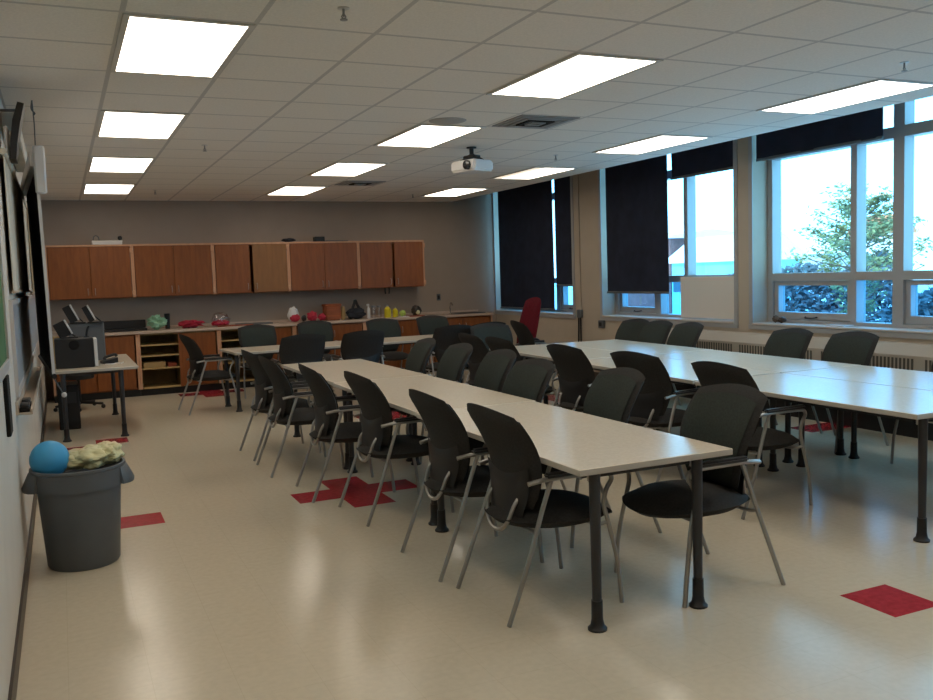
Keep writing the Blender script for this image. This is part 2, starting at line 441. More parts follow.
sprinkler(1.23, 12.44, 'small far ceiling sprinkler near the back wall on the left')
sprinkler(4.98, 12.68, 'small far ceiling sprinkler near the back right corner')
def vent(x, y, label):
    t = thing('ceiling_vent', label, 'vent', (x, y, ZC), 0, 'ceiling vents')
    B((-.27, -.27, -.006), (.27, .27, 0)).build('frame', M['vent'], t, smooth=False)
    for k in range(4):
        s = .23-.055*k; f = MB()
        for a, bb in (((-s, -s), (s, -s+.03)), ((-s, s-.03), (s, s)), ((-s, -s+.03), (-s+.03, s-.03)), ((s-.03, -s+.03), (s, s-.03))):
            f.box((a[0], a[1], -.012-.004*k), (bb[0], bb[1], -.006))
        f.build('louver', M['dark'] if k == 2 else M['vent'], t, smooth=False)
vent(3.69, 6.55, 'square louvred ceiling vent behind the projector, near the middle light')
vent(3.69, 11.28, 'small far square ceiling vent near the third middle light')
o = MB().lathe([(.0, -.010), (.13, -.010), (.15, -.004), (.155, 0)], n=28, capb=False).build('ceiling_speaker', M['vent2']); o.location = (2.95, 6.68, ZC)
tag(o, 'flat round ceiling speaker beside the second middle light', 'speaker')
# projector
t = thing('projector', 'white projector hanging from the ceiling on a black bracket', 'projector', (3.78, 8.0, ZC), R(-70))
B((-.17, -.14, -.245), (.17, .14, -.135), .02, 2).build('body', M['whitep'], t)
MB().lathe([(.045, 0), (.045, .03), (.035, .035)], c=(.08, -.135, -.19), n=18, axis=Matrix.Rotation(R(90), 4, 'X').to_quaternion()).build('lens', M['lens'], t)
B((-.171, -.1, -.225), (-.168, .1, -.155)).build('grille', M['grey'], t)
MB().tube([(0, 0, 0), (0, 0, -.07)], .022, 10).lathe([(.05, -.012), (.05, 0)], n=14).build('mount_pole', M['black'], t)
MB().tube([(-.1, -.06, -.137), (-.06, 0, -.10), (0, 0, -.07)], .016, 6).tube([(.1, .06, -.137), (.06, 0, -.10), (0, 0, -.07)], .016, 6).box((-.08, -.05, -.115), (.08, .05, -.08), .01).build('bracket', M['black'], t)

# ------------------------------------------------------------------ chairs (face +X)
def back_pt(a, bb, off, hw_scale=1., v0=0., v1=1., smile=0.):
    k = .26
    y = a*math.sqrt(1-k*bb*bb/2); zz = bb*math.sqrt(1-k*a*a/2)
    v = (zz+1)/2
    v = v0+(v1-v0)*v
    if smile: v += smile*(a*a)*max(0, zz)
    hw = (.185+.088*math.sin(min(1., max(v, 0)/.8)*math.pi/2))*hw_scale
    yy = y*hw
    z = .47+.508*v - .020*v*(yy/.25)**2
    x = -.135+.035*math.sin(math.pi*min(max(v, 0), 1))-.158*max(v, 0)**1.6 + .045*(yy/.25)**2
    return Vector((x+off, yy, z))
def make_chair():
    t = thing('meeting_chair', '', 'chair')
    def bk(a, bb, s):
        e = max(abs(a), abs(bb))
        th = .032*(1-e**5)+.006
        return back_pt(a, bb, s*th)
    MB().slab(bk, 16, 14).build('backrest', M['fabric'], t, ang=80)
    def bp(a, bb, s):
        e = max(abs(a), abs(bb)); return back_pt(a*.86, bb*.84, .032+s*.008*(1-e**4))
    MB().slab(bp, 12, 12).build('back_cushion', M['fabricg'], t, ang=80)
    def sh(a, bb, s):
        e = max(abs(a), abs(bb))
        return back_pt(a, bb, -.040+s*.014*(1-e**8), .90, -.10, .34, .13)
    MB().slab(sh, 12, 8).build('back_shell', M['shell'], t, ang=80)
    def st(a, bb, s):
        k = .85; x = a*math.sqrt(1-k*bb*bb/2); y = bb*math.sqrt(1-k*a*a/2); r = min(1, math.hypot(x, y))
        z = .435 + (.055*(1-r**4.0) if s > 0 else (-.050*(1-r**8) if s < 0 else 0)) - .03*max(0, x)**3
        return Vector((.068+.310*x, y*.277*(1+.04*x), z))
    MB().slab(st, 16, 16).build('seat', M['fabric'], t, ang=80)
    for s in (-1, 1):
        y0, y1 = .282*s, .268*s
        MB().tube([(.305, y0, 0), (.285, y0, .2), (.245, y1, .40), (.222, y1, .49), (.238, y1, .56), (.268, y1, .605), (.25, y1, .636), (.20, y1, .643)], .0115, 8, 4).build('leg', M['tube'], t)
        MB().tube([(-.305, y0, 0), (-.20, y0*.99, .26), (-.115, y1, .49), (-.06, y1, .637)], .0115, 8, 4).build('leg', M['tube'], t)
        MB().tube([(.20, y1, .643), (0, y1, .645), (-.10, y1, .643), (-.175, y1*.97, .632)], .0115, 8, 4).build('arm_tube', M['tube'], t)
        B((-.09, y1-.022, .650), (.255, y1+.022, .674), .010, 2).build('armrest', M['pad'], t)
    MB().tube([(.243, -.268, .40), (.20, -.2, .385), (.20, .2, .385), (.243, .268, .40)], .010, 8, 4).build('crossbar', M['tube'], t)
    MB().tube([(-.145, -.27, .40), (-.13, -.2, .392), (-.13, .2, .392), (-.145, .27, .40)], .010, 8, 4).build('crossbar', M['tube'], t)
    MB().tube([(-.15, -.128, .545), (-.185, -.130, .50), (-.205, -.112, .435), (-.215, -.062, .385), (-.217, 0, .370), (-.215, .062, .385), (-.205, .112, .435), (-.185, .130, .50), (-.15, .128, .545)], .0105, 8, 4).build('support_hoop', M['tube'], t)
    return t
chair0 = make_chair()
used = [False]
def chair(x, y, face, label, group):
    rz = {'E': 0, 'N': 90, 'W': 180, 'S': -90}.get(face, face)
    if not used[0]:
        used[0] = True; chair0.location = (x, y, 0); chair0.rotation_euler = (0, 0, R(rz)); chair0['label'] = label; chair0['group'] = group; return chair0
    return dup(chair0, (x, y, 0), R(rz), label, group)
G1 = 'chairs on the left side of the front table row'
L1 = ['black chair nearest the camera on the left side of the front table row',
      'second black chair from the camera on the left side of the front table row',
      'third black chair from the camera, left of the front row, by the red floor cross',
      'fourth black chair from the camera on the left side of the front table row',
      'fifth black chair from the camera on the left side of the front table row',
      'farthest black chair on the left side of the front table row']
for (x, y, a), lb in zip([(2.045, 3.73, 0), (2.005, 4.43, 0), (1.99, 5.62, 2), (1.86, 6.38, -2), (1.765, 7.37, 0), (1.765, 8.13, 2)], L1): chair(x, y, a, lb, G1)
G2 = 'chairs on the right side of the front table row'
L2 = ['black chair facing the camera at the near right end of the front table',
      'green grey chair back second from the camera on right side of the front table',
      'green grey chair back third from the camera on right side of the front table row',
      'green grey chair back fourth from the camera on right side of the front table row',
      'green grey chair back fifth from the camera on right side of the front table row',
      'farthest green grey chair back on right side of the front table row']
for (x, y, a), lb in zip([(2.87, 3.53, 180), (2.90, 4.56, 178), (2.79, 5.44, 184), (2.97, 6.33, 180), (3.00, 7.20, 180), (3.02, 8.08, 178)], L2): chair(x, y, a, lb, G2)
G3 = 'chairs on the left side of the window table row'
L3 = ['black chair nearest the camera on left side of the window table row',
      'second black chair from the camera on left side of the window table row',
      'third black chair from the camera on left side of the window table row',
      'fourth black chair from the camera on left side of the window table row',
      'farthest black chair on left side of the window table row']
for (x, y, a), lb in zip([(4.09, 4.53, 3), (4.13, 5.55, 10), (4.10, 6.50, 5), (4.10, 7.74, 3), (4.14, 8.50, 0)], L3): chair(x, y, a, lb, G3)
G4 = 'chairs between the window table row and the radiator'
L4 = ['dark chair cut by the right picture edge, in front of the radiator',
      'dark grey chair right of its neighbour below the bright right window',
      'dark grey chair below the left pane of the bright right window',
      'dark grey chair below the white board, rightmost of three together',
      'dark grey chair below the white board, middle of three together',
      'dark grey chair leftmost of three together below the lowered middle blind']
for (x, y, a), lb in zip([(6.15, 4.55, 180), (6.10, 5.62, 180), (6.08, 6.33, 180), (6.13, 7.92, 178), (6.16, 8.50, 182), (6.22, 9.03, 185)], L4): chair(x, y, a, lb, G4)
G5 = 'chairs around the back table row'
for x, y, a, lb in [(2.50, 12.45, -92, 'dark chair behind the back table, leftmost, before the open shelf'),
                    (3.43, 12.75, -90, 'dark chair behind the back table, second from left, pushed toward the counter'),
                    (4.37, 12.35, -88, 'dark chair behind the back table, third from left, below the yellow bottles'),
                    (5.23, 12.50, -90, 'dark chair behind the back table, rightmost, near the back right corner'),
                    (2.50, 10.18, 90, 'black chair with its back to us, left one before the back table'),
                    (3.24, 10.22, 90, 'black chair with its back to us, middle one before the back table'),
                    (4.44, 10.25, 86, 'black chair with its back to us, right one before the back table'),
                    (1.60, 11.36, 6, 'black chair at the left end of the back table, seen from the side'),
                    (4.80, 9.62, -96, 'bluish grey chair facing us at the far end of the window table row'),
                    (4.98, 10.45, 95, 'black chair standing behind the bluish grey chair at far end'),
                    (5.62, 10.15, -8, 'black chair in front of the red high-back chair')]: chair(x, y, a, lb, G5)

# ------------------------------------------------------------------ tables (origin: front-left corner, width +X, length +Y)
TW, TL, TH = .840, 1.91, .74
def make_table():
    t = thing('folding_table', '', 'table')
    b = MB().box((0, .004, TH-.03), (TW, TL-.004, TH), .003)
    for f in b.bm.faces:
        f.material_index = 0 if f.normal.z > .5 else 1
    b.build('tabletop', [M['top'], M['edge']], t, smooth=False)
    for x in (.105, .665):
        for y in (.05, TL-.10):
            g = MB().tube([(x, y, .12), (x, y, TH-.03)], [.021, .026], 14).build('leg', M['leg'], t)
            MB().lathe([(.043, 0), (.044, .010), (.032, .022), (.0265, .05), (.0255, .135)], c=(x, y, 0), n=16).build('foot', M['black'], g)
            B((x-.02, y-.012, TH-.075), (x+.02, y+.03*(1 if y < 1 else -1)+.002, TH-.03), .003).build('bracket', M['aluw'], g)
    MB().box((.07, .09, TH-.06), (.11, TL-.09, TH-.03)).box((.64, .09, TH-.06), (.68, TL-.09, TH-.03)).box((.11, .07, TH-.06), (.64, .11, TH-.03)).box((.11, TL-.11, TH-.06), (.64, TL-.07, TH-.03)).build('frame', M['leg'], t, smooth=False)
    return t
table0 = make_table(); table0['group'] = 'beige meeting tables'
def table(x, y, rz, label): return dup(table0, (x, y, 0), R(rz), label)
table0.location = (1.965, 3.18, 0); table0['label'] = 'beige table nearest the camera in the front row with dark legs'
table(1.985, 5.10, 0, 'beige table in the middle of the front row, behind the nearest one')
table(2.0, 7.02, 0, 'beige table at the far end of the front row')
RR = [(4.24, 3.34, -.6), (4.28, 5.29, -2), (4.37, 7.235, -2.8)]
ll = [['beige table nearest the camera at left of the window row, leg at right picture edge', 'beige table at window side of the window row, shining below bright window'],
      ['beige table in the middle of the window row, left of the pair', 'beige table in the middle of the window row, right of the pair'],
      ['beige table at the far end of the window row, left of the pair', 'beige table at the far end of the window row, right of the pair']]
for k, (x, y, a) in enumerate(RR):
    table(x, y, a, ll[k][0])
    w = TW+.012
    table(x+w*math.cos(R(a)), y+w*math.sin(R(a)), a, ll[k][1])
a = 4.
bx, by = 1.82, 10.86+TW-.05
for k, lb in enumerate(['beige table at the left of the back row before the cabinets', 'beige table at the right of the back row before the cabinets']):
    table(bx+(TL+.005)*k*math.cos(R(a)), by+(TL+.005)*k*math.sin(R(a)), a-90, lb)
table(-.135, 9.92, 0, 'beige side table with dark legs along the left wall holding black equipment')

# ------------------------------------------------------------------ base cabinets and counter
Y0 = 13.40; CW = 1.132; CX = -.165
cabl = ['orange wooden base cabinet left of the open shelves, behind the side table', 'orange wooden base cabinet with four open shelves left of its door',
        'orange wooden base cabinet second from left with an open bay behind the back table', 'orange wooden base cabinet below the copper basket, behind the back table',
        'orange wooden base cabinet below the yellow bottles', 'orange wooden base cabinet below the sink at the right end']
def handle(p, parent, z=0): MB().tube([(p[0], p[1], p[2]-.045), (p[0], p[1]-.028, p[2]-.04), (p[0], p[1]-.028, p[2]+.04), (p[0], p[1], p[2]+.045)], .004, 6, 3).build('handle', M['tube'], parent)
for k in range(6):
    x0 = CX+CW*k; W = CW-.002
    t = thing('base_cabinet', cabl[k], 'cabinet', (x0, Y0, 0), 0, 'wooden base cabinets')
    half = W*.5
    opened = k in (1, 2)
    c = MB().box((0, .02, .10), (.02, .595, .89)).box((W-.02, .02, .10), (W, .595, .89)).box((.02, .58, .10), (W-.02, .595, .89)).box((.02, .02, .10), (W-.02, .58, .12)).box((.02, .02, .87), (W-.02, .58, .89)).box((half-.01, .02, .12), (half+.01, .58, .87))
    c.build('carcass', M['carc'] if opened else M['oakx'], t, smooth=False)
    B((0, .06, 0), (W, .08, .10)).build('toe_kick', M['black'], t)
    for xx in (-.0, W-.03):
        B((xx, 0, .10), (xx+.03, .02, .89), .003).build('stile', M['pale'], t)
    if opened:
        for z in (.375, .56, .715): B((.02, .03, z), (half-.01, .575, z+.018)).build('shelf', M['shelf'], t, smooth=False)
        B((.045, 0, .10), (half-.01, .02, .125)).build('rail', M['shelf'], t, smooth=False)
        B((half-.012, 0, .10), (half+.03, .02, .89)).build('stile', M['oak'], t, smooth=False)
        d = B((half+.03, -.004, .115), (W-.05, .018, .875), .004).build('door', M['oak'], t); handle((half+.08, -.004, .74), d)
    else:
        d = B((.05, -.004, .115), (half-.004, .018, .875), .004).build('door', M['oak'], t); handle((half-.06, -.004, .74), d)
        d = B((half+.004, -.004, .115), (W-.05, .018, .875), .004).build('door', M['oak'], t); handle((half+.06, -.004, .74), d)
x1 = CX+6*CW
b = MB().box((XL+.005, Y0-.025, .895), (x1+.01, YB-.002, .935), .006)
o = b.build('countertop', M['counter']); tag(o, 'long pale wood-edged countertop over the base cabinets', 'countertop')
o = B((XL+.005, YB-.022, .937), (x1+.01, YB-.002, .975), .003).build('backsplash', M['counter']); tag(o, 'low backsplash strip behind the countertop', 'backsplash')

# upper cabinets
UL = ['orange wooden wall cabinet leftmost, under the white box', 'orange wooden wall cabinet second from left', 'orange wooden wall cabinet in the middle with one door ajar and one lighter door',
      'orange wooden wall cabinet fourth from left, under the small black box', 'orange wooden wall cabinet rightmost, with dark hooks below']
UY = 13.65
for k in range(5):
    x0 = -.155+1.136*k; W = 1.134
    t = thing('wall_cabinet', UL[k], 'cabinet', (x0, UY, 1.42), 0, 'wooden wall cabinets')
    MB().box((0, .02, 0), (.02, .348, .74)).box((W-.02, .02, 0), (W, .348, .74)).box((.02, .02, 0), (W-.02, .348, .02)).box((.02, .02, .72), (W-.02, .348, .74)).box((.02, .33, .02), (W-.02, .348, .72)).build('carcass', M['oakx'], t, smooth=False)
    B((0, -.002, .74), (W, .348, .765), .002).build('top_trim', M['pale'], t)
    for xx in ((-.0, W-.022) if k else (0, W-.022)):
        B((xx, 0, 0), (xx+.022, .02, .74)).build('stile', M['pale'], t, smooth=False)
    B((W-.03, -.018, .03), (W+.012, .0, .10), .006).build('hinge', M['pale'], t)
    B((W-.03, -.018, .64), (W+.012, .0, .71), .006).build('hinge', M['pale'], t)
    gap = {2: .03, 4: .022}.get(k, .003)
    half = W*(.5 if k != 4 else .52)
    d = B((.028, -.016, .006), (half-gap, .004, .735), .003).build('door', M['oak'], t); handle((half-gap-.045, -.016, .10), d)
    d = B((half+gap*.5, -.016, .006), (W-.03, .004, .735), .003).build('door', wood('lighter_door_wood', (.26, .115, .035), (.21, .09, .027), .45) if k == 2 else M['oak'], t); handle((half+gap*.5+.045, -.016, .10), d)
    if k == 2: d['label'] = 'lighter brown cabinet door'

# ------------------------------------------------------------------ things on the counter (z .935)
Z = .9355
def blob(name, c, r, m, label, cat, amp=.35, freq=2.2, seed=1., sub=4, group=None):
    o = MB().ball((0, 0, 0), r, sub, amp, freq, seed).build(name, m, ang=50); zmin = min(v.co.z for v in o.data.vertices)
    o.location = (c[0], c[1], c[2]-zmin); return tag(o, label, cat, group)
t = thing('equipment_tray', 'long black tray on the counter behind the side table', 'tray', (.78, 13.72, Z))
B((-.34, -.14, 0), (.34, .14, .035), .008).build('base', M['black'], t); B((-.34, .10, .035), (.34, .14, .15), .006).build('back_panel', M['black'], t)
blob('plastic_bag', (1.25, 13.60, Z), (.115, .10, .085), M['mint'], 'crumpled mint green plastic bag on the counter', 'bag', .6, 2.5, 3.)
o = MB().lathe([(.034, 0), (.042, .22), (.045, .225), (.040, .225), (.036, .02)], n=18, capt=True).build('tumbler', M['black']); o.location = (1.42, 13.75, Z); tag(o, 'black tumbler beside the mint green bag', 'cup')
blob('folded_cloth', (1.74, 13.62, Z), (.16, .11, .05), M['red'], 'bundle of red cloth on the counter', 'cloth', .5, 3., 5.)
t = thing('clear_bag', 'clear plastic bag with red cloth inside on the counter', 'bag', (2.17, 13.65, Z))
MB().ball((0, 0, .11), (.125, .09, .10), 3, .3, 2., 8.).build('bag_film', M['clear'], t, floor=.001)
MB().ball((0, 0, .05), (.12, .08, .045), 3, .4, 3., 2.).build('contents', M['red'], t, floor=.003)
o = B((2.10, 13.43, Z), (2.62, 13.52, Z+.02), .004).build('wooden_board', M['redwood']); tag(o, 'flat red-brown board at the counter front edge, near the clear bag', 'board')
o = B((2.42, 13.58, Z), (2.95, 13.85, Z+.022), .006).build('baking_tray', M['grey']); tag(o, 'flat grey tray on the counter left of the white and red bag', 'tray')
t = thing('gift_bag', 'white and red paper bag standing on the counter', 'bag', (3.29, 13.68, Z))
MB().ball((0, 0, .115), (.085, .06, .115), 3, .25, 2.5, 4.).build('paper', M['whitep'], t, floor=.001)
MB().ball((.015, -.035, .07), (.075, .04, .06), 3, .3, 3., 6.).build('red_print', M['red'], t)
blob('dark_cloth', (3.455, 13.66, Z), (.035, .045, .045), M['black'], 'small black lump beside the white and red bag', 'cloth', .3)
blob('red_flowers', (3.58, 13.64, Z), (.075, .06, .065), M['red'], 'red bunch on the counter, left of the copper basket', 'decoration', .5, 4., 2., 3)
blob('red_flowers', (3.74, 13.66, Z), (.055, .05, .05), M['red'], 'smaller dark red bunch touching the copper basket', 'decoration', .5, 4., 5., 3)
t = thing('basket', 'copper brown woven basket on the counter', 'basket', (3.93, 13.74, Z))
B((-.125, -.10, 0), (.125, .10, .25), .02, 2).build('body', M['copper'], t)
B((-.135, -.11, .22), (.135, .11, .26), .01).build('rim', M['copper'], t)
o = MB().lathe([(.03, 0), (.035, .05), (.035, .15), (.028, .19), (.028, .21)], n=16).build('jar', M['tan']); o.location = (4.105, 13.70, Z); tag(o, 'tan jar between the copper basket and dark bag', 'jar')
t = thing('duffel_bag', 'dark navy bag with a raised top on the counter', 'bag', (4.31, 13.68, Z))
MB().ball((0, 0, .09), (.145, .10, .09), 4, .3, 2.4, 9.).build('body', M['navy'], t, floor=.001)
MB().tube([(-.06, 0, .15), (-.02, 0, .25), (0, 0, .30), (.03, 0, .23), (.08, 0, .14)], .024, 8, 4).build('carry_handle', M['black'], t)
t = thing('spray_bottle', 'thin white bottle right of the dark navy bag', 'bottle', (4.52, 13.66, Z))
MB().lathe([(.022, 0), (.025, .01), (.025, .15), (.012, .18), (.012, .20)], n=14).build('body', M['whitep'], t); B((-.03, -.01, .20), (.014, .01, .235), .004).build('nozzle', M['whitep'], t)
for k, (x, lb) in enumerate([(4.62, 'clear jar left of its twin, before the yellow bottles'), (4.71, 'clear jar right of its twin, touching the yellow bottles')]):
    tt = thing('glass_jar', lb, 'jar', (x, 13.70, Z), 0, 'clear jars on the counter')
    MB().lathe([(.038, 0), (.04, .01), (.04, .14), (.03, .17)], n=16).build('jar_body', M['clear'], tt)
    MB().lathe([(.033, .171), (.033, .20)], n=16).build('lid', M['vent'], tt)
def bottle(x, y, h, r, m, lb):
    tt = thing('squeeze_bottle', lb, 'bottle', (x, y, Z), 0, 'yellow bottles on the counter')
    MB().lathe([(r*.95, 0), (r, .01), (r, h*.65), (r*.4, h*.82), (r*.35, h*.86)], n=16).build('body', m, tt)
    MB().lathe([(r*.4, h*.861), (r*.15, h)], n=12).build('cap', M['vent'], tt)
bottle(4.83, 13.62, .21, .055, M['yellow'], 'larger yellow bottle on the counter')
bottle(4.97, 13.64, .17, .045, M['yellow'], 'smaller yellow bottle on the counter')
blob('sponge', (5.09, 13.62, Z), (.05, .04, .045), M['lime'], 'lime green lump right of the yellow bottles', 'sponge', .3)
o = B((4.93, 13.41, Z), (5.13, 13.50, Z+.012), .002).build('paper_sheet', M['white']); tag(o, 'white paper on the counter front below the yellow bottles', 'paper')
o = B((5.15, 13.45, Z), (5.42, 13.62, Z+.014), .003).build('cutting_board', M['redwood']); tag(o, 'flat red-brown board below the dark ornament', 'board')
t = thing('ornament', 'small dark ornament with pale front near the right of the counter', 'ornament', (5.37, 13.72, Z))
MB().ball((0, 0, .085), (.085, .06, .085), 3, .3, 3., 3.).build('body', M['base'], t, floor=.001)
MB().ball((.01, -.045, .06), (.04, .03, .04), 2, .1).build('face', M['cream'], t)
t = thing('sink', 'dark rimmed sink in the counter at the right', 'sink', (6.30, 13.70, Z))
B((-.25, -.20, 0), (.25, .20, .012), .004).build('rim', M['black'], t)
t = thing('faucet', 'small chrome faucet at the sink', 'faucet', (6.0, 13.75, Z))
MB().tube([(0, 0, 0), (0, 0, .15), (0, -.06, .19), (0, -.10, .15)], .011, 8, 4).build('spout', M['chrome'], t)
MB().lathe([(.03, 0), (.03, .012)], n=14).build('base', M['chrome'], t)
# things above the wall cabinets (z 2.185)
ZT = 2.1855
t = thing('storage_box', 'flat white box on top of the leftmost wall cabinet', 'box', (.66, 13.80, ZT))
B((-.20, -.12, 0), (.20, .12, .055), .006).build('body', M['whitep'], t); B((-.205, -.125, .04), (.205, .125, .06), .004).build('lid', M['white'], t)
blob('small_figure', (.84, 13.78, ZT+.061), (.03, .03, .03), M['black'], 'small black lump on the flat white box', 'ornament', .2)
MBb = MB().tube([(-.04, 0, 0), (-.03, 0, .05), (0, 0, .07), (.03, 0, .05), (.04, 0, 0)], .006, 6, 3).build('wire_loop', M['grey']); MBb.location = (.52, 13.78, ZT+.066); tag(MBb, 'small grey wire loop on the flat white box', 'wire')
blob('small_cloth', (3.30, 13.78, ZT), (.10, .05, .025), M['navy'], 'low dark lump on top of the middle wall cabinet', 'cloth', .4)
o = B((3.71, 13.74, ZT), (3.87, 13.86, ZT+.08), .006).build('small_box', M['black']); tag(o, 'small black box on top of the fourth wall cabinet', 'box')
o = B((3.89, 13.72, ZT), (4.25, 13.88, ZT+.02), .004).build('flat_tray', M['grey']); tag(o, 'thin grey tray right of the small black box on cabinets', 'tray')
# hooks, sockets
t = thing('utensil_hook', 'dark utensils hanging below the rightmost wall cabinet', 'utensil', (4.86, 13.68, 1.42))
for dx in (-.035, .035): MB().tube([(dx, 0, 0), (dx, 0, -.07), (dx*.8, 0, -.10)], .012, 6).build('tool', M['black'], t)
t = thing('wall_socket', 'small dark socket on the back wall right of the cabinets', 'socket', (5.90, YB, 1.22))
B((-.035, -.008, -.055), (.035, 0, .055), .003).build('plate', M['grey'], t); B((-.02, -.011, -.03), (.02, -.008, .03)).build('outlet', M['black'], t)
# tray and box inside the open shelves
o = B((CX+CW+.06, 13.46, .394), (CX+CW+.36, 13.75, .475), .006).build('wooden_tray', M['tan']); tag(o, 'tan box on the lower shelf of the open base cabinet', 'box')
o = B((CX+CW+.40, 13.46, .394), (CX+CW+.52, 13.70, .45), .004).build('paper_stack', M['redwood']); tag(o, 'small brown stack beside the tan box on the open shelf', 'paper')

# ------------------------------------------------------------------ left wall
t = thing('chalkboard', 'green chalkboard with grey frame at the left picture edge', 'chalkboard', (XL, 3.65, 1.22))
B((0, -1.28, .03), (.012, 1.24, 1.1)).build('board', M['greenboard'], t, smooth=False)
MB().box((0, -1.33, -.02), (.022, 1.30, .03)).box((0, -1.33, 1.1), (.022, 1.30, 1.15)).box((0, -1.33, .03), (.022, -1.28, 1.1)).box((0, 1.24, .03), (.022, 1.30, 1.1)).build('frame', M['aluw'], t, smooth=False)
t = thing('whiteboard', 'long grey blue whiteboard on the left wall', 'whiteboard', (XL, 8.3, .98))
B((0, -2.6, .03), (.012, 2.6, .52)).build('board', M['wboard'], t, smooth=False)
MB().box((0, -2.64, -.01), (.02, 2.64, .03)).box((0, -2.64, .52), (.02, 2.64, .55)).box((0, -2.64, .03), (.02, -2.6, .52)).box((0, 2.6, .03), (.02, 2.64, .52)).build('frame', M['aluw'], t, smooth=False)
t = thing('marker_tray', 'pale wooden marker tray along the left wall', 'tray', (XL, 5.55, .88))
MB().box((0, 0, 0), (.085, 3.2, .012)).box((.075, 0, .012), (.085, 3.2, .03)).box((0, 0, .012), (.015, 3.2, .075)).build('ledge', M['tray'], t, smooth=False)
for y, z, lb in [(5.57, .8925, 'black eraser at the near end of the marker tray'), (5.80, .8925, 'second black eraser farther along the marker tray')]:
    t = thing('board_eraser', lb, 'eraser', (XL+.045, y, z), 0, 'board erasers')
    B((-.026, 0, 0), (.026, .14, .022), .004).build('felt', M['dark'], t); B((-.024, .003, .0222), (.024, .137, .045), .006).build('grip', M['black'], t)
o = B((XL, 4.62, .90), (XL+.02, 4.80, 1.18), .004).build('wall_box', M['dark']); tag(o, 'dark wall box below the chalkboard corner', 'box')
t = thing('wall_map', 'cream paper map hanging from a rail on the left wall', 'map', (XL+.025, 5.75, 2.38))
MB().tube([(0, 0, 0), (0, 3.75, 0)], .020, 12).build('map_case', M['map'], t); B((-.002, .05, -.80), (.002, 3.7, -.01)).build('sheet', M['map'], t, smooth=False); MB().tube([(0, .05, -.805), (0, 3.7, -.805)], .010, 8).build('bottom_rod', M['tray'], t)
B((-.025, .05, -.01), (0, .09, .015)).build('bracket', M['map'], t, smooth=False)
B((-.025, 3.6, -.01), (0, 3.64, .015)).build('bracket', M['map'], t, smooth=False)
t = thing('wall_map', 'brown paper map hanging beyond the cream map', 'map', (XL+.03, 9.6, 2.42))
MB().tube([(0, 0, 0), (0, 1.8, 0)], .02, 12).build('map_case', M['map2'], t); B((-.002, .1, -.86), (.002, 1.7, -.02)).build('sheet', M['map2'], t, smooth=False); MB().tube([(0, .1, -.87), (0, 1.7, -.87)], .012, 8).build('bottom_rod', M['tray'], t)
B((-.03, .05, -.01), (0, .09, .015)).build('bracket', M['map2'], t, smooth=False)
B((-.03, 1.7, -.01), (0, 1.74, .015)).build('bracket', M['map2'], t, smooth=False)
o = B((XL+.001, 6.3, 2.57), (XL+.10, 8.40, 2.70), .01).build('raceway', M['map']); tag(o, 'cream raceway box high on the left wall above the maps', 'raceway')
# wall speaker (black curved face)
t = thing('wall_speaker', 'slim black curved speaker on a bracket, high on the left wall', 'speaker', (XL+.02, 6.0, 2.37))
prof = [(.065, .0), (.078, .10), (.098, .21), (.128, .33), (.092, .338), (.058, .23), (.038, .1), (.028, .0)]
MB().prism([(x, z) for x, z in prof], 0, .24, 'y').build('housing', M['black'], t)
B((.005, .02, .03), (.03, .20, .20), .01).build('back_panel', M['whitep'], t)
MB().tube([(-.02, .1, .30), (.11, .1, .305)], .008, 6).build('bracket', M['grey'], t)
# projection screen, slightly swung so its black back shows
t = thing('projection_screen', 'pull-down projection screen hanging by chains at the left wall, black back showing', 'screen', (-.085, 6.62, 0), R(3.4))
B((-.045, 0, 2.40), (.035, 2.1, 2.50), .006).build('case', M['whitep'], t)
B((-.02, -.03, 2.22), (.052, 0, 2.54), .012).build('end_cap', M['whitep'], t)
sm = MB()
sm.prism([(-.004, 2.40), (.010, 1.0), (.016, 1.0), (.002, 2.40)], .03, 2.06, 'y'); s = sm.build('sheet', [M['screenback'], M['screenfront']], t, smooth=False)
for p in s.data.polygons: p.material_index = 1 if p.normal.x > .5 else 0
MB().prism([(-.012, 2.40), (.002, 1.0), (.022, 1.0), (.008, 2.40)], .022, .03, 'y').build('edge_hem', M['whitep'], t, smooth=False)
MB().tube([(.013, .0, .99), (.013, 2.1, .99)], .018, 8).build('bottom_bar', M['black'], t)
c = MB().tube([(.013, .05, .97), (.06, .03, .87)], .004, 6); c.build('pull_cord', M['grey'], t)
MB().ball((.068, .03, .855), .018, 2).build('pull_handle', M['whitep'], t)
for y in (.02, 2.0):
    MB().tube([(0, y, 2.50), (.004, y, 2.68), (0, y, ZC)], .004, 6).build('chain', M['grey'], t)
    MB().tube([(0, y-.004, ZC-.10), (.012, y, ZC-.085), (0, y+.004, ZC-.07), (-.008, y, ZC-.05), (0, y, ZC)], .005, 6, 3).build('hook', M['grey'], t)

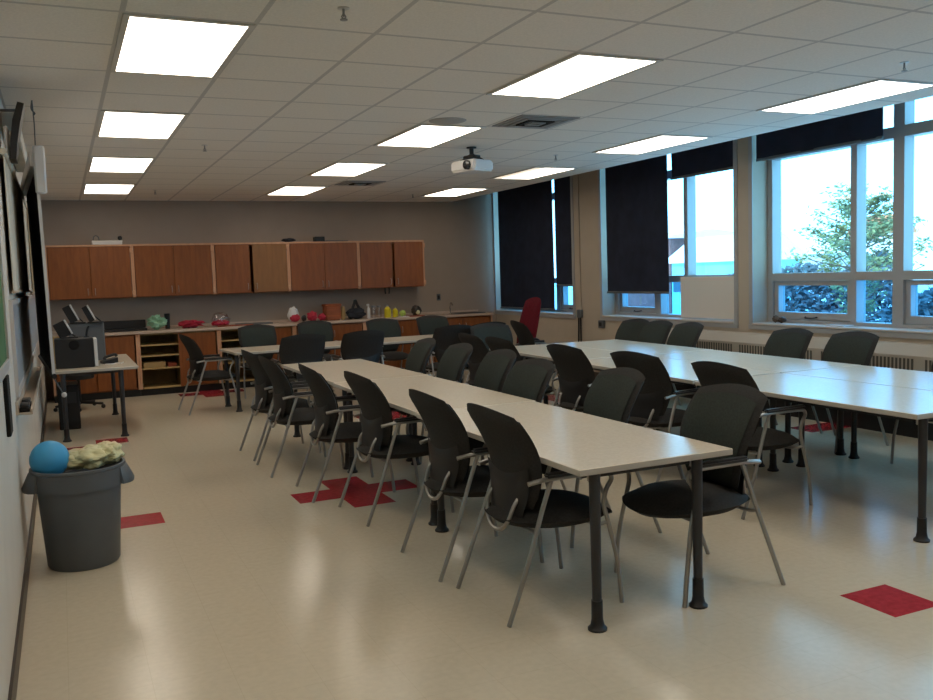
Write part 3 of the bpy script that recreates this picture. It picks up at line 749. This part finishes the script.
# ------------------------------------------------------------------ trash can and contents
t = thing('trash_can', 'tall round grey plastic bin standing by the left wall', 'trash can', (.03, 5.50, 0))
MB().lathe([(.185, 0), (.195, .015), (.224, .450), (.247, .454), (.250, .555), (.256, .562), (.255, .575), (.240, .575), (.232, .56), (.215, .40), (.19, .04)], n=48, capt=True).build('body', M['bin'], t)
for s in (-1, 1):
    h = MB(); P = []
    for a in range(-4, 5):
        an = R(a*7.5)+(0 if s > 0 else math.pi); w = 1-abs(a/4.6)**4
        P.append((math.cos(an), math.sin(an), w))
    rows = []
    for cx, cy, w in P:
        r0, r1 = .244, .244+.055*w
        rows.append([h.bm.verts.new((cx*r, cy*r, z)) for r, z in ((r0, .562), (r0+.35*(r1-r0), .55), (r1, .472), (r1-.002, .457), (r1-.03*w, .46), (r0, .47))])
    for i in range(len(rows)-1):
        for k in range(6): h.bm.faces.new((rows[i][k], rows[i+1][k], rows[i+1][(k+1) % 6], rows[i][(k+1) % 6]))
    h.bm.faces.new(rows[0]); h.bm.faces.new(rows[-1][::-1])
    h.build('handle', M['bin'], t)
o = MB().ball((0, 0, 0), .105, 4).build('ball', M['blueball']); o.location = (-.115, 5.48, .625); tag(o, 'bright blue ball on top of the grey bin', 'ball')
b = MB(); b.ball((.0, 0, 0), (.12, .12, .062), 5, .28, 1.9, 2.); b.ball((.10, .02, .01), (.085, .10, .060), 5, .28, 2.1, 7.); b.ball((-.07, -.02, -.01), (.08, .08, .045), 4, .25, 2.0, 4.)
o = b.build('bin_bag', M['cream'], ang=50); o.location = (.09, 5.53, .605); tag(o, 'crumpled cream plastic bag in the grey bin', 'bag')

# ------------------------------------------------------------------ side table equipment (table z .74)
ZS = .7405
t = thing('speaker_cabinet', 'black box speaker with round port on the side table', 'speaker', (.10, 10.32, ZS))
B((-.19, -.14, 0), (.19, .20, .31), .008).build('cabinet', M['black'], t)
B((.191, -.135, .005), (.225, .195, .30), .004).build('side_panel', M['whitep'], t)
MB().lathe([(.052, 0), (.046, .006), (.04, -.03)], c=(.0, -.141, .245), n=22, axis=Matrix.Rotation(R(90), 4, 'X').to_quaternion()).build('port', M['dark'], t)
t = thing('computer_tower', 'grey computer case behind the black speaker box', 'computer', (.30, 11.25, ZS))
B((-.24, -.2, 0), (.14, .22, .44), .01).build('case', M['grey'], t); B((-.20, -.204, .05), (.10, -.2, .40), .003).build('front_panel', M['grey'], t)
def tilt_panel(x, y, z, w, h, label, rz):
    t = thing('tablet_stand', label, 'display', (x, y, z), rz, 'tilted displays')
    m = Matrix.Rotation(R(-25), 3, 'Y')
    MB().obox(m @ Vector((0, 0, h/2))+Vector((0.0, 0, .014)), (w, .035, h), m, .005).build('screen', M['black'], t)
    MB().obox(m @ Vector((w/2+.009, 0, h/2))+Vector((.0, 0, .014)), (.016, .036, h), m, .003).build('bezel', M['whitep'], t)
    B((-.05, -.06, 0), (.12, .06, .012), .003).build('foot', M['black'], t)
    MB().tube([(.09, .02, .012), (0, .03, h*.5)], .008, 6).build('strut', M['black'], t)
tilt_panel(.13, 11.10, ZS+.44, .085, .20, 'tilted black display with white edge, left one of the two on the grey computer case', R(-4))
tilt_panel(.318, 11.06, ZS+.44, .06, .19, 'narrower tilted black display, right one of the two on the grey computer case', R(-4))
tilt_panel(.03, 10.42, ZS+.31, .12, .17, 'tilted black display with white edge on top of the black speaker box', R(-4))
t = thing('desk_lamp', 'small black gooseneck fitting on the black speaker box', 'lamp', (.23, 10.42, ZS+.31))
MB().lathe([(.03, 0), (.028, .01)], n=12).build('base', M['black'], t); MB().tube([(0, 0, .01), (.01, 0, .07), (.03, 0, .12)], .012, 8, 4).build('stem', M['black'], t)
t = thing('telephone', 'black telephone on the side table beside the grey case', 'telephone', (.45, 10.55, ZS), R(10))
MB().prism([(-.08, 0), (.08, 0), (.08, .06), (-.08, .025)], -.06, .08, 'y').build('base', M['black'], t)
MB().tube([(-.06, -.045, .045), (-.05, -.045, .07), (.05, -.045, .095), (.07, -.045, .075)], .016, 8, 4).build('handset', M['black'], t)
o = MB().tube([(.40, 10.35, ZS+.006), (.47, 10.33, ZS+.006), (.52, 10.42, ZS+.006), (.56, 10.36, ZS+.006), (.59, 10.48, ZS+.006)], .006, 6, 5).build('cable', M['whitep']); tag(o, 'loose white cable on the side table in front of telephone', 'cable')
t = thing('cardboard_box', 'tan box on the side table left of the grey case', 'box', (-.06, 11.0, ZS)); B((-.09, -.1, 0), (.07, .12, .30), .004).build('body', M['tan'], t); B((-.09, -.1, .301), (.07, .01, .304)).build('flap', M['tan'], t)
t = thing('stool', 'low dark wheeled stool under the side table', 'stool', (.14, 12.55, 0))
MB().lathe([(.19, .40), (.2, .42), (.2, .46), (.18, .48)], n=24).build('seat', M['black'], t); MB().tube([(0, 0, .07), (0, 0, .40)], .025, 10).build('post', M['black'], t)
for k in range(5):
    an = R(72*k-20); d = Vector((math.cos(an), math.sin(an), 0))
    l = MB().tube([d*.02+Vector((0, 0, .09)), d*.30+Vector((0, 0, .065))], .016, 8).build('leg', M['black'], t)
    MB().ball(d*.30+Vector((0, 0, .029)), .028, 2).build('caster', M['black'], l)
t = thing('keyboard_shelf', 'dark equipment case on the floor under the side table, by wall', 'case', (.06, 11.05, 0))
B((-.16, -.25, 0), (.06, .25, .50), .01).build('body', M['black'], t); B((-.12, -.256, .30), (.03, -.25, .42), .003).build('panel', M['leg'], t)

# ------------------------------------------------------------------ red high-back chair
t = thing('armchair', 'tall red high-back upholstered chair near the back window', 'chair', (5.96, 11.2, 0), R(200))
def rb(a, bb, s):
    k = .5; y = a*math.sqrt(1-k*bb*bb/2); z = bb*math.sqrt(1-k*a*a/2); e = max(abs(a), abs(bb)); v = (z+1)/2
    return Vector((-.14-.24*v+.05*y*y+s*.045*(1-e**5), y*(.20-.03*v), .50+.73*v))
MB().slab(rb, 12, 16).build('backrest', M['redchair'], t, ang=80)
def rs(a, bb, s):
    k = .6; x = a*math.sqrt(1-k*bb*bb/2); y = bb*math.sqrt(1-k*a*a/2); e = max(abs(a), abs(bb))
    return Vector((.05+.25*x, .25*y, .45+s*.05*(1-e**5)))
MB().slab(rs, 12, 12).build('seat', M['redchair'], t, ang=80)
MB().tube([(0, 0, .07), (0, 0, .41)], .03, 10).build('post', M['black'], t)
for k in range(5):
    an = R(72*k); d = Vector((math.cos(an), math.sin(an), 0))
    l = MB().tube([d*.02+Vector((0, 0, .10)), d*.30+Vector((0, 0, .07))], .018, 8).build('leg', M['black'], t)
    MB().ball(d*.30+Vector((0, 0, .031)), .030, 2).build('caster', M['black'], l)
for s in (-1, 1):
    MB().tube([(-.1, .25*s, .44), (-.1, .29*s, .60), (.0, .29*s, .65), (.16, .29*s, .65)], .018, 8, 4).build('armrest', M['black'], t)

# ------------------------------------------------------------------ radiator, board, wall bits on the window side
t = thing('radiator_cover', 'long enamel radiator cover with slotted grilles below the windows', 'radiator', (XR, 3.0, 0))
LEN = 5.95
MB().prism([(-.01, .16), (-.01, .84), (-.10, .84), (-.17, .74), (-.17, .58), (-.15, .56), (-.15, .16)], 0, LEN, 'y').build('housing', M['radiator'], t, smooth=False)
MB().box((-.13, .02, 0), (-.02, LEN-.02, .16)).build('dark_base_gap', M['black'], t, smooth=False)  # black block standing for the dark base and the shadow gap under the cover
for k in range(5):
    y = .10+1.165*k; g = MB()
    for q in range(26): g.box((-.1735, y+.041*q, .60), (-.168, y+.041*q+.021, .715))
    g.build('grille', M['slot'], t, smooth=False)
o = MB().box((7.14, 7.93, .96), (7.17, 9.05, 1.47), .003).build('display_board', M['white'], smooth=False); tag(o, 'blank white board standing on the sill of the middle window', 'board')
t = thing('conduit', 'thin wall conduit with a junction box and dark cables on the window pier', 'conduit', (XR, 11.18, 0))
MB().tube([(-.012, 0, 1.0), (-.012, 0, 3.2)], .010, 8).build('pipe', M['wallw'], t)
B((-.05, -.05, .90), (0, .05, 1.02), .006).build('junction_box', M['grey'], t)
MB().tube([(-.03, -.02, .90), (-.035, -.03, .5), (-.03, -.025, .02)], .012, 6, 3).build('cable', M['black'], t); MB().tube([(-.03, .03, .90), (-.035, .035, .5), (-.03, .03, .02)], .012, 6, 3).build('cable', M['black'], t)
t = thing('wall_socket', 'small grey socket below the left corner of the middle window', 'socket', (XR, 10.62, .83))
B((-.04, -.06, -.06), (0, .06, .05), .006).build('plate', M['grey'], t); B((-.044, -.03, -.03), (-.04, .03, .02)).build('outlet', M['black'], t)
blob('stone', (7.10, 7.28, SILL+.0005), (.035, .05, .03), M['base'], 'dark lump on the right window sill by the reveal', 'stone', .3)
blob('stone', (7.11, 7.38, SILL+.0005), (.03, .035, .035), M['bark'], 'brown lump in the corner of the right window sill', 'stone', .3)
o = MB().box((7.03, 6.38, SILL+.0005), (7.17, 6.62, SILL+.012), .002).build('booklet', M['whitep'], smooth=False); tag(o, 'white booklet lying on the right window sill', 'booklet')

# ------------------------------------------------------------------ outdoors
GZ = -1.2
struct('ground', B((7.6, -30, GZ-.1), (140, 160, GZ)), M['snow'], label='snowy ground outside the windows', cat='ground', smooth=False)
def pine(x, y, h, label):
    t = thing('pine_tree', label, 'tree', (x, y, GZ))
    tr = MB().tube([(0, 0, 0), (.03, .02, h*.3), (-.02, 0, h*.6), (.02, 0, h*.97)], [.12, .095, .065, .02], 8)
    rng = random.Random(5); tips = []
    for k in range(60):
        f = .20+.76*k/60; z = h*f; an = k*2.4+rng.random()
        L = 2.5*(1-.68*f)*(.7+.5*rng.random())*(.45 if f < .38 else 1)
        d = Vector((math.cos(an), math.sin(an), .25+.4*rng.random()))
        a = Vector((0, 0, z)); e = a+d*L
        tr.tube([a, a+d*L*.5+Vector((0, 0, -.05)), e], [.03, .02, .008], 5)
        for q in range(5): tips.append((a+(e-a)*(.45+.14*q), .11+.12*rng.random()))
    tr.build('trunk', M['bark'], t)
    fo = MB()
    for c, r in tips:
        if rng.random() < (.88 if c.z < h*.47 else .34): continue
        for q in range(30):
            p = c+Vector((rng.gauss(0, r), rng.gauss(0, r), rng.gauss(0, r*.55)))
            fo.quadleaf(p, .085)
    fo.norec = True
    fo.build('foliage', M['pine'], t, smooth=False)
pine(21.6, 19.0, 4.75, 'large pine tree outside the bright right window')
def hedge(x0, y0, x1, y1, h, label, n=2600):
    b = MB(); b.norec = True; rng = random.Random(int(x0*7+y0))
    L = math.hypot(x1-x0, y1-y0); d = ((x1-x0)/L, (y1-y0)/L)
    for k in range(n):
        s = rng.random()*L; top = h*(.75+.25*noise.noise(Vector((s*.6, 3.1, x0))) + .2)
        z = rng.random()**.7*top; w = rng.gauss(0, .3)
        b.quadleaf((x0+d[0]*s-d[1]*w, y0+d[1]*s+d[0]*w, GZ+z), .16)
    for k in range(14):
        s = L*(k+.5)/14; b.tube([(x0+d[0]*s, y0+d[1]*s, GZ), (x0+d[0]*s+.1, y0+d[1]*s, GZ+h*.6)], [.04, .015], 5)
    o = b.build('hedge', M['hedge'], smooth=False); tag(o, label, 'hedge')
hedge(26, 21.5, 26, 29, 2.75, 'dark hedge with bluish haze in its colour, seen through the right window', 5200)
hedge(24.7, 14.5, 24.9, 20.6, 1.9, 'lower bushes behind the pine tree trunk', 4200)
def bld(name, x0, y0, x1, y1, h, m, rm, label, rh=.9, wins=3):
    t = thing(name, label, 'building', ((x0+x1)/2, (y0+y1)/2, GZ)); dx, dy = (x1-x0)/2, (y1-y0)/2
    B((-dx, -dy, 0), (dx, dy, h)).build('wall', m, t, smooth=False)
    MB().prism([(-dx-.3, h), (dx+.3, h), (dx+.3, h+.15), (0, h+rh), (-dx-.3, h+.15)], -dy-.3, dy+.3, 'y').build('roof', rm, t, smooth=False)
    for k in range(wins):
        y = -dy+(2*dy)*(k+.5)/wins
        B((-dx-.04, y-.5, h*.45), (-dx+.02, y+.5, h*.75)).build('window_pane', M['winglass'], t, smooth=False)
bld('brick_building', 34, 44.0, 40, 52, 4.6, M['asphalt'], M['roofsnow'], 'red brown building seen left of the middle window mullion', .5)
bld('school_wing', 33, 36, 36.5, 42.6, 3.05, M['teal'], M['roofsnow'], 'low pale teal building with a snowy roof outside', 1.5, 5)
bld('house', 60, 56, 68, 70, 3.6, M['render'], M['roofsnow'], 'pale far house with snowy roof left of pine tree', 1.5, 3)
bld('barn', 50, 41.4, 51.6, 44.6, 4.6, M['roofsnow'], M['orange'], 'pale building with an orange roof glimpsed behind the pine tree branches', 1.3, 2)
bld('shed', 30, 17.5, 34, 21.5, 2.4, M['teal'], M['roofsnow'], 'small teal shed at far right outside window', .6, 2)

# ------------------------------------------------------------------ world, sun
w = bpy.data.worlds.new('winter_sky'); SC.world = w; w.use_nodes = True
bg = w.node_tree.nodes['Background']; bg.inputs['Color'].default_value = (.22, .66, 1.0, 1); bg.inputs['Strength'].default_value = 6.6
sun = bpy.data.lights.new('sun', 'SUN'); sun.energy = 2.5; sun.angle = R(2); sun.color = (1, .90, .72)
so = bpy.data.objects.new('sun', sun); COL.objects.link(so)
so.rotation_euler = Vector((.80, .25, -.50)).to_track_quat('-Z', 'Y').to_euler()

# ------------------------------------------------------------------ camera
yaw, pitch, roll, fpx = .42849649, .08498336, -.03296888, 882.58
cy, sy, cp, sp = math.cos(yaw), math.sin(yaw), math.cos(pitch), math.sin(pitch)
fwd = Vector((sy*cp, cy*cp, -sp)); right = Vector((cy, -sy, 0)); up = right.cross(fwd)
cr, sr = math.cos(roll), math.sin(roll)
r2 = cr*right+sr*up; u2 = -sr*right+cr*up
cam = bpy.data.cameras.new('camera'); co = bpy.data.objects.new('camera', cam); COL.objects.link(co)
mw = Matrix((( r2.x, u2.x, -fwd.x, 0), (r2.y, u2.y, -fwd.y, 0), (r2.z, u2.z, -fwd.z, 1.588), (0, 0, 0, 1)))
co.matrix_world = mw
cam.sensor_fit = 'HORIZONTAL'; cam.sensor_width = 36; cam.lens = 36*fpx/933; cam.clip_start = .05; cam.clip_end = 500
SC.camera = co
vs = SC.view_settings; vs.view_transform = 'Standard'; vs.look = 'None'; vs.exposure = -.15; vs.gamma = 1; vs.use_curve_mapping = False
SC.cycles.max_bounces = 8; SC.cycles.diffuse_bounces = 5; SC.cycles.transparent_max_bounces = 12
